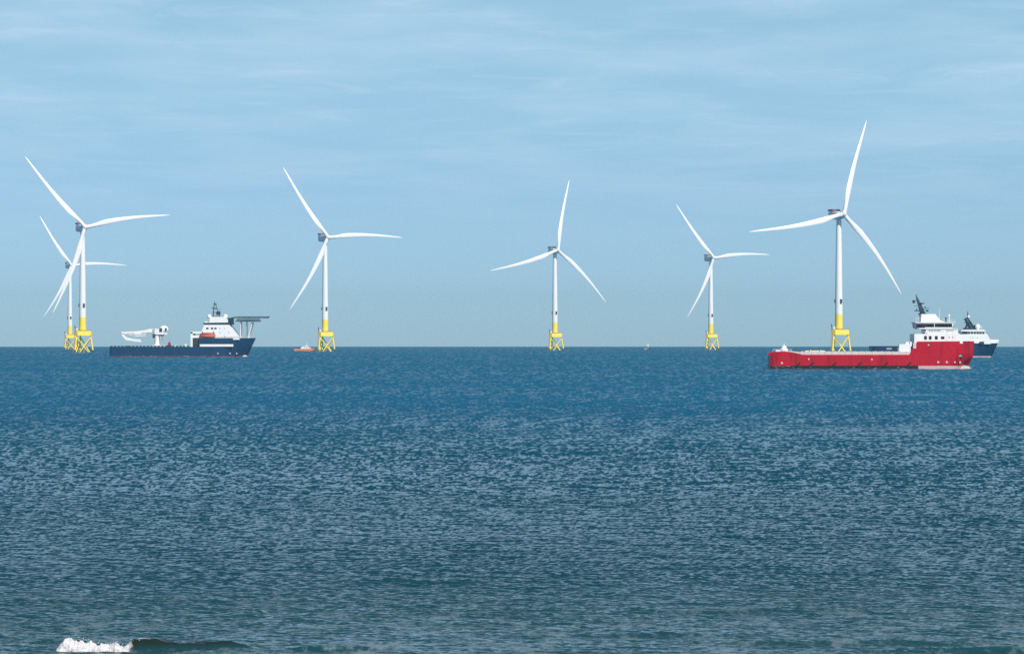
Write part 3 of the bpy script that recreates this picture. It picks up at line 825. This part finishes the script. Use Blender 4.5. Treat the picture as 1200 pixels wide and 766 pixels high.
# ---- blue offshore construction ship
D = 2230; PC = 215.0; WY = 418.0
sc = 4000 / D
ship = thing("construction_ship", "dark blue work ship with folded white crane and helideck over its bow", "ship", spot(PC, D))
ztop = step([fx(131), fx(226), fx(226.5), fx(234.5), fx(235), fx(300)], [fz(406.3), fz(406.3), fz(406.3), fz(406.3), fz(396.6), fz(396.0)])
zdeck = step([fx(131), fx(234.4), fx(235.2), fx(300)], [fz(408), fz(408), fz(398), fz(397.4)])
L = fx(300) - fx(130.5)
hull = make_hull(ship, M_hull_blue, fx(130.5), [(-4, fx(286)), (fz(418), fx(286.5)), (fz(414), fx(289)), (fz(404), fx(296)), (fz(396), fx(300))],
                 ztop, zdeck, 22, zk=-4, us=[(fx(p) - fx(130.5)) / L for p in (225, 234.2, 234.6, 235.2, 236)])
HB = -11.0
MB().box(((fx(236) + fx(275)) / 2, HB - .03, fz(404.6)), (fx(275) - fx(236), .3, 1.5)).build("gallery_opening", M_white, hull)
for i in range(22):
    x = fx(133) + i * (fx(222) - fx(133)) / 21
    MB().box((x, HB + .18, fz(405.8)), (1.5, .3, .8)).build("bulwark_stay", M_navy, hull)
bb = MB(); rr = []
for x, r_ in ((fx(276), 1.5), (fx(283), 1.7), (fx(287), 1.4), (fx(289), .8), (fx(290), .2)):
    rr.append([(x, r_ * math.cos(a), .3 + .75 * r_ * math.sin(a)) for a in np.linspace(0, 2 * math.pi, 12, endpoint=False)])
bb.rings(rr).build("bulbous_bow", M_bulb, hull, True)
for p in (257, 271, 278.5):
    q = max(0, ((fx(p) - fx(130.5)) / L - .72) / .28)
    MB().box((fx(p), -11 * (1 - q ** 1.75) - .3, fz(414)), (.8, .5, .9)).build("thruster_mark", M_pale, hull)
# white gantry frame; dark block paints shade in the recess aft of the house
MB().box((fx(226.2), -9.8, (fz(407) + fz(389)) / 2), (1.3, 1.2, fz(389) - fz(407))).box((fx(231), -9.8, fz(389.6)), (6.6, 1.2, 1.3)).box((fx(226.2), 9.8, (fz(407) + fz(389)) / 2), (1.3, 1.2, fz(389) - fz(407))) \
    .box((fx(231), 0, fz(389.9)), (6.0, 19, .7)).build("gantry", M_white, ship)
MB().box((fx(231.5), -8.6, fz(401.5)), (4.6, 1.0, 6.5)).tube((fx(229), -9.4, fz(406)), (fx(234), -9.4, fz(397)), .25).tube((fx(234), -9.4, fz(406)), (fx(229), -9.4, fz(397)), .25).build("recess_shade", M_dark, ship)
MB().box((fx(231.5), -9.3, fz(394.4)), (4.6, .5, 1.6)).build("recess_lintel", M_white, ship)
# house
sup = MB().prism([(fx(235.5), fz(398)), (fx(235.5), fz(390)), (fx(238), fz(388)), (fx(241), fz(380)), (fx(269.8), fz(380)), (fx(281.6), fz(395)), (fx(282), fz(398))], -9.4, 9.4).build("superstructure", M_white, ship)
br = MB().prism([(fx(241.5), fz(380)), (fx(241.5), fz(376.5)), (fx(247), fz(376.5)), (fx(247), fz(371.5)), (fx(265), fz(371.5)), (fx(268.5), fz(374.5)), (fx(268.5), fz(380))], -8.8, 8.8).build("bridge", M_white, ship)
MB().prism([(fx(240), fz(380.2)), (fx(240), fz(378.3)), (fx(273), fz(377.8)), (fx(273), fz(380.2))], -9.7, 9.7).build("bridge_window_band", M_mast, br)
for p in (244.5, 250, 254):
    MB().box((fx(p), -9.43, fz(384.8)), (1.5, .2, 1.0)).build("window", M_glass, sup)
for p, q in ((259.2, 384.6), (264.6, 384.6), (259.2, 389.4), (269.6, 389.4), (265, 394), (246, 376)):
    MB().box((fx(p), -9.43, fz(q)), (.6, .2, .7)).build("porthole", M_grey, sup)
MB().ball((fx(245.8), -4, fz(370.8)), 1.5).build("radome", M_white, br, True)
MB().ball((fx(264.8), -4, fz(370.8)), 1.6).build("radome", M_white, br, True)
MB().box((fx(248), -4, fz(373)), (.8, .8, 2)).box((fx(265), -4, fz(372.5)), (1, 1, 1.5)).build("radome_foot", M_white, br)
ms = MB()
for s in (-1, 1):
    for s2 in (-1, 1):
        ms.tube((fx(253.5) + 2.2 * s, 2 * s2, fz(371)), (fx(251.8) + .5 * s, .5 * s2, fz(356)), .22, .15, n=5)
for i in range(4):
    z = fz(370 - i * 4); w_ = 3.6 - i * .8
    ms.box((fx(253.3 - i * .4), 0, z), (w_ + .5, w_, .3))
mast = ms.tube((fx(251.8), 0, fz(357)), (fx(251.6), 0, fz(353)), .3, .15, n=6).build("mast", M_mast, ship)
MB().box((fx(250.6), 0, fz(361)), (3.0, 4, .4)).box((fx(252), 0, fz(356)), (2.2, 3, .3)).box((fx(256), -1, fz(367)), (2.6, 2.4, 2.2)).tube((fx(256), -1, fz(366)), (fx(259), -1, fz(361)), .1).build("radar_arm", M_mast, mast)
MB().box((fx(271), -6, fz(376.5)), (4.0, 5, 4.4)).tube((fx(267), -6, fz(374)), (fx(276), -6, fz(372)), .4).build("helideck_tower", M_mast, ship)
# helideck on struts over the bow
hd = MB(); cxh = fx(295)
pl = [(cxh + 11.2 * math.cos(R(a)), 10.5 * math.sin(R(a))) for a in range(0, 360, 45)]
pl = [(x, y) for x, y in pl]
hd.plan(pl, fz(372.7), fz(372.0))
he = hd.build("helideck", M_mast, ship)
tr_ = MB()
for y in (-7, 0, 7):
    tr_.tube((fx(277), y, fz(376.4)), (fx(305), y, fz(376.4)), .22, n=5)
    for i in range(9):
        a = fx(277) + i * (fx(305) - fx(277)) / 9; b_ = a + (fx(305) - fx(277)) / 9
        tr_.tube((a, y, fz(376.4)), ((a + b_) / 2, y, fz(373.4)), .14, n=4).tube((b_, y, fz(376.4)), ((a + b_) / 2, y, fz(373.4)), .14, n=4)
for x in (fx(280), fx(291), fx(303)):
    tr_.tube((x, -8, fz(376.3)), (x, 8, fz(376.3)), .2, n=5)
tr_.build("helideck_truss", M_mast, he)
MB().rail([(x * 1.0, y, fz(371.9)) for x, y in pl] + [(pl[0][0], pl[0][1], fz(371.9))], .55, 2.2, .09).tube((fx(312), 0, fz(372.5)), (fx(316), 0, fz(370.8)), .3).build("safety_net", M_mast, he)
for (p0, q0, p1, q1, m_, w_) in ((296.2, 378, 291, 396, M_white, .55), (282.6, 376.5, 282.4, 397, M_white, .35), (289.3, 376.5, 289.3, 397, M_grey, .2)):
    MB().tube((fx(p0), -5, fz(q0)), (fx(p1), -3, fz(q1)), w_).tube((fx(p0), 5, fz(q0)), (fx(p1), 3, fz(q1)), w_).build("helideck_strut", m_, he)
MB().rail([(fx(282), -9, fz(396.4)), (fx(297), -3.2, fz(396.2))], 1.0, 2, .07).build("bow_railing", M_grey, ship)
MB().rail([(fx(236), -10, fz(396.6)), (fx(283), -9.4, fz(396.6))], 1.0, 2, .06).rail([(fx(247), -8.6, fz(371.5)), (fx(265), -8.6, fz(371.5))], 1.0, 2, .06).build("railing", M_grey, ship)
# folded knuckle-boom crane
cr = MB().lathe([(fz(407.5), 2.6), (fz(404.5), 2.4), (fz(403), 1.6), (fz(391), 1.45)], (fx(184.5), -3, 0), 16).build("crane_pedestal", M_white, ship, True)
MB().box((fx(187), -3, fz(388.5)), (5.5, 4.6, 3.8)).ball((fx(192.5), -3, fz(386)), 3.2, 2.4, 2.6).box((fx(190), -3, fz(390.8)), (8.0, 3.8, .8)).build("crane_house", M_white, cr, True)
MB().box((fx(189.4), -5.45, fz(386.6)), (1.7, .4, 2.4)).box((fx(195.4), -5.3, fz(386)), (1.1, .5, 2.0)).box((fx(181.2), -5, fz(393.6)), (1.6, 1.2, 2.8)).build("crane_cab", M_dark, cr)
MB().tube((fx(189), -3, fz(391)), (fx(193.6), -3, fz(398.5)), .5).tube((fx(192), -3, fz(391.6)), (fx(191), -3, fz(399)), .35).tube((fx(188), -3.8, fz(391.5)), (fx(188.6), -3.8, fz(398)), .6).build("crane_ram", M_grey, cr)
MB().prism([(fx(184), fz(385.6)), (fx(184), fz(388.8)), (fx(173), fz(390.5)), (fx(172), fz(393.4)), (fx(161), fz(394)), (fx(150), fz(391.6)), (fx(143), fz(390.4)), (fx(143), fz(388.8)), (fx(158), fz(388.2)), (fx(172), fz(386.6)), (fx(176), fz(385.2))], -4.4, -1.6).build("crane_boom", M_white, cr)
MB().prism([(fx(143), fz(388.6)), (fx(145.6), fz(390.6)), (fx(148.6), fz(395)), (fx(157), fz(397)), (fx(165), fz(397.6)), (fx(166.6), fz(401)), (fx(164), fz(400.6)), (fx(148.4), fz(398.4)), (fx(144.8), fz(394.6)), (fx(142.6), fz(390.6))], -4.0, -2.0).build("crane_jib", M_white, cr)
MB().box((fx(178), -4.5, fz(389.8)), (5, .5, .7)).box((fx(164), -4.46, fz(392.0)), (9, .3, .35)).build("crane_sheave", M_grey, cr)
MB().tube((fx(143.6), -3, fz(389)), (fx(184), -3, fz(384.6)), .13, n=5).tube((fx(160), -3, fz(388.4)), (fx(188), -3, fz(384)), .11, n=5).tube((fx(166), -3, fz(400.6)), (fx(166), -3, fz(403.2)), .1, n=5).box((fx(166), -3, fz(403.8)), (.8, .6, 1.0)).build("hoist_wire", M_grey, cr)
MB().box((fx(170), -4.46, fz(390.2)), (3.5, .3, .5)).box((fx(154), -4.46, fz(390.6)), (5, .3, .3)).box((fx(181), -4.6, fz(387.4)), (1.2, .6, 2.0)).build("boom_cylinder", M_grey, cr)
for p, w_, h_, m_ in ((141, 2.4, 1.2, M_grey), (152, 3.6, 1.0, M_dark), (207, 2.2, 1.6, M_pale), (213, 3.2, 1.2, M_grey), (219, 1.6, 2.2, M_white)):
    MB().box((fx(p), -7.5, fz(407.6) + h_ / 2), (w_, 2.4, h_)).box((fx(p) + .3, -7.5, fz(407.6) + h_ + .2), (w_ * .5, 1.6, .5)).build("deck_gear", m_, ship)
MB().box((fx(185), -6, fz(405.6)), (7, 3, 1.4)).box((fx(193), -6.5, fz(407)), (1.6, 2, 3.0)).build("deck_locker", M_pale, ship)
# lifeboat
bx_, by_, bz_ = spot(PC, D)
lb = thing("lifeboat", "orange lifeboat with dark red top hanging beside the blue ship's white house", "lifeboat", (bx_ + fx(245), by_ - 10.6, bz_ + fz(396)))
hw = (fx(254.5) - fx(236)) / 2
rr = []
for f in (-1, -.93, -.75, -.4, 0, .4, .75, .93, 1):
    w_ = 1.6 * (1 - abs(f) ** 3.2) + .08; dz = .7 * abs(f) ** 3
    rr.append([(f * hw, -w_ * .5, .1 + dz), (f * hw, -w_, 1.0), (f * hw, -w_, 2.1), (f * hw, w_, 2.1), (f * hw, w_, 1.0), (f * hw, w_ * .5, .1 + dz)])
MB().rings(rr).build("lifeboat_hull", M_orange, lb, True)
rr = []
for f in (-.92, -.85, -.5, 0, .5, .85, .92):
    w_ = 1.5 * (1 - abs(f) ** 3.2) + .06; h_ = 3.5 - .9 * abs(f) ** 4
    rr.append([(f * hw, -w_, 2.1), (f * hw, -w_ * .8, h_ - .4), (f * hw, 0, h_), (f * hw, w_ * .8, h_ - .4), (f * hw, w_, 2.1)])
MB().rings(rr).build("canopy", M_orange_top, lb, True)
dv = MB()
for p in (239, 252):
    dv.tube((fx(p), -8.9, fz(397)), (fx(p), -9.6, fz(388.5)), .22, n=6).tube((fx(p), -9.6, fz(388.5)), (fx(p), -10.8, fz(388.8)), .2, n=6).tube((fx(p), -10.7, fz(388.8)), (fx(p), -10.6, fz(391)), .08, n=5)
dv.build("lifeboat_davit", M_navy, ship)
# red and dark machine on the deck
dm = thing("deck_machine", "small red and dark machine on the blue ship's open deck near the crane", "machine", (bx_ + fx(199.5), by_ - 7, bz_ + fz(408)))
MB().prism([(-2.2, 0), (-1.4, 1.8), (-.6, 2.3), (.9, 2.3), (2.3, .4), (2.3, 0)], -1.2, 1.2).build("machine_base", M_dark, dm)
MB().box((.1, 0, 3.0), (1.7, 1.6, 1.5)).tube((.1, 0, 3.7), (.4, 0, 5.4), .25, .1).build("machine_head", M_red, dm)

# ---- navy and white ship behind the red one
D = 2150; PC = 1095.0; WY = 418.6
sc = 4000 / D
ship = thing("anchor_handler", "navy hulled ship with white house, mostly hidden behind the red supply ship", "ship", spot(PC, D))
ztop = step([fx(1020), fx(1066), fx(1078), fx(1141), fx(1170)], [fz(405.4), fz(405.4), fz(401.8), fz(401.8), fz(400.8)])
zdeck = step([fx(1020), fx(1066), fx(1078), fx(1170)], [fz(408), fz(408), fz(403), fz(402.5)])
L = fx(1169.5) - fx(1020)
hull = make_hull(ship, M_hull_navy, fx(1020), [(-4, fx(1158)), (fz(416), fx(1160.2)), (fz(402), fx(1169.5))], ztop, zdeck, 19, zk=-4)
# white top strake of the bow
ws = MB(); rr = []
for k, p in enumerate((1140, 1145, 1150, 1155, 1160, 1164, 1167, 1169.2, 1170.4)):
    q = max(0, (fx(p) - fx(1020)) / L - .72) / .28; b_ = max(.1, 9.5 * (1 - min(1, q) ** 2.6)) + .06
    zt = np.interp(p, [1140, 1150, 1157, 1171], [fz(401.2), fz(399), fz(397.6), fz(398)])
    zb_ = fz(402.0)
    rr.append([(fx(p) - (.3 if p > 1169 else 0), -b_, zb_), (fx(p), -b_ - .05, zt), (fx(p), b_ + .05, zt), (fx(p) - (.3 if p > 1169 else 0), b_, zb_)])
ws.rings(rr).build("bow_strake", M_white, hull)
bb = MB(); rr = []
for x, r_ in ((fx(1135), 1.3), (fx(1148), 1.5), (fx(1156), 1.3), (fx(1160), .8), (fx(1161.5), .2)):
    rr.append([(x, r_ * math.cos(a), .15 + .7 * r_ * math.sin(a)) for a in np.linspace(0, 2 * math.pi, 12, endpoint=False)])
bb.rings(rr).build("bulbous_bow", M_bulb, hull, True)
MB().box((fx(1148.3), -9.2, fz(401.6)), (2.6, .8, 1.7)).build("mooring_port", M_mast, hull)
MB().box((fx(1040), -9.53, fz(408.4)), (3.2, .2, 1.0)).build("freeing_port", M_grey, hull)
sup = MB().prism([(fx(1110), fz(403)), (fx(1110), fz(394)), (fx(1124.5), fz(391.5)), (fx(1154.4), fz(391.2)), (fx(1156), fz(393)), (fx(1158.6), fz(398.6)), (fx(1159), fz(403))], -7.8, 7.8).build("superstructure", M_white, ship)
br = MB().prism([(fx(1125.5), fz(391.6)), (fx(1124.8), fz(388.2)), (fx(1152.6), fz(388.2)), (fx(1153.4), fz(391.6))], -7.6, 7.6).build("bridge", M_white, ship)
for i in range(8):
    p = 1127 + i * 3.35
    MB().box((fx(p), -7.66, fz(390)), (1.45 if i > 1 else 1.75, .25, 1.05 if i > 1 else 1.4)).build("window", M_glass, br)
MB().prism([(fx(1124), fz(388.2)), (fx(1126), fz(386.2)), (fx(1151.5), fz(386.2)), (fx(1153.6), fz(388.2))], -8.0, 8.0).build("bridge_roof", M_white, br)
for p in (1135.5, 1138, 1143.8):
    MB().box((fx(p), -7.83, fz(395.2)), (.8, .2, .6)).build("porthole", M_pale, sup)
ms = MB()
for (p0, q0, p1, q1, w0, w1) in ((1138, 386, 1131, 373.4, 1.1, .7), (1142.5, 386, 1134.5, 374, .9, .6), (1131, 374, 1133.8, 372.5, .6, .5), (1134, 374, 1134, 364.5, .5, .15), (1131.5, 386, 1133.2, 379, .8, .5), (1139.5, 386, 1143, 381.2, .9, .6)):
    ms.tube((fx(p0), 0, fz(q0)), (fx(p1), 0, fz(q1)), w0, w1, n=6)
mast = ms.box((fx(1136.5), 0, fz(385.2)), (8.2, 4, 1.2)).build("mast", M_mast, ship)
MB().box((fx(1130.6), 0, fz(374)), (1.4, 2.6, .5)).box((fx(1133), 0, fz(378)), (3.4, 3, .4)).build("radar_arm", M_mast, mast)
MB().ball((fx(1135), 0, fz(371)), .9).build("satellite_dome", M_white, mast, True)
MB().ball((fx(1145.2), -2, fz(382.6)), 1.7).tube((fx(1145.2), -2, fz(386)), (fx(1145.2), -2, fz(384)), .9).build("radome", M_white, br, True)
MB().tube((fx(1149.8), -3, fz(386)), (fx(1149.8), -3, fz(382.4)), .12).tube((fx(1150), 3, fz(386)), (fx(1150), 3, fz(381)), .1).build("antenna", M_white, br)
MB().rail([(fx(1158), -5, fz(397.6)), (fx(1167), -2, fz(397.8))], 1.1, 2, .07).build("bow_railing", M_grey, ship)

# ---- small orange boat by the second turbine and a tiny one farther off
D = 3580; PC = 357.0; WY = 411.5
sc = 4000 / D
boat = thing("crew_boat", "small orange work boat with white cabin beside a yellow turbine foot", "boat", spot(PC, D))
make_hull(boat, M_hull_orange, fx(369.5) * -1 - 0 if False else fx(344.5), [(-1, fx(366)), (0, fx(367)), (fz(408), fx(369.6))], step([fx(344), fx(356), fx(370)], [fz(408.6), fz(408.4), fz(407.6)]),
          step([fx(344), fx(370)], [fz(409.4), fz(408.8)]), 6, zk=-1)
MB().prism([(fx(352), fz(409)), (fx(353), fz(406.6)), (fx(356), fz(405.8)), (fx(358), fz(404.8)), (fx(361), fz(404.8)), (fx(362), fz(406.8)), (fx(364.5), fz(407.4)), (fx(365), fz(409))], -2, 2).build("cabin", M_white, boat)
for p in (357.4, 360):
    MB().box((fx(p), -2.03, fz(406.3)), (1.1, .12, .8)).build("window", M_glass, boat)
MB().box((fx(350.5), -1.6, fz(407.6)), (1.6, 1.5, 1.0)).build("deck_box", M_dark, boat)
MB().tube((fx(359.4), 0, fz(405)), (fx(359.4), 0, fz(401.4)), .2, .1).box((fx(359.4), 0, fz(402.8)), (1.2, 1.2, .25)).build("mast", M_white, boat)
D = 4600; PC = 759.0
sc = 4000 / D
WY = 399.4 + 4000 * (CAM_H / D + D / (2 * EARTH))
boat = thing("sailing_boat", "tiny pale boat alone on the horizon between two turbines", "boat", spot(PC, D))
boat.scale = (1.4, 1.4, 1.4)
make_hull(boat, mat("hull_mauve", (0.50, 0.34, 0.36), .5), -3.4, [(-.6, 2.8), (0, 3.0), (1.3, 3.7)], step([-4, 4], [1.2, 1.4]), step([-4, 4], [.8, 1.0]), 2.4, zk=-.6)
MB().prism([(-1.5, .9), (-1.2, 2.5), (1.0, 2.5), (1.6, .9)], -.8, .8).build("cabin", M_white, boat)
MB().prism([(-.8, 1.6), (.1, 5.4), (.6, 5.4), (1.3, 1.6)], -.12, .12).build("sail", M_white, boat)

S.cycles.volume_bounces = 1
S.cycles.max_bounces = 8
S.cycles.use_denoising = False
S.cycles.sample_clamp_direct = 6
S.cycles.sample_clamp_indirect = 4
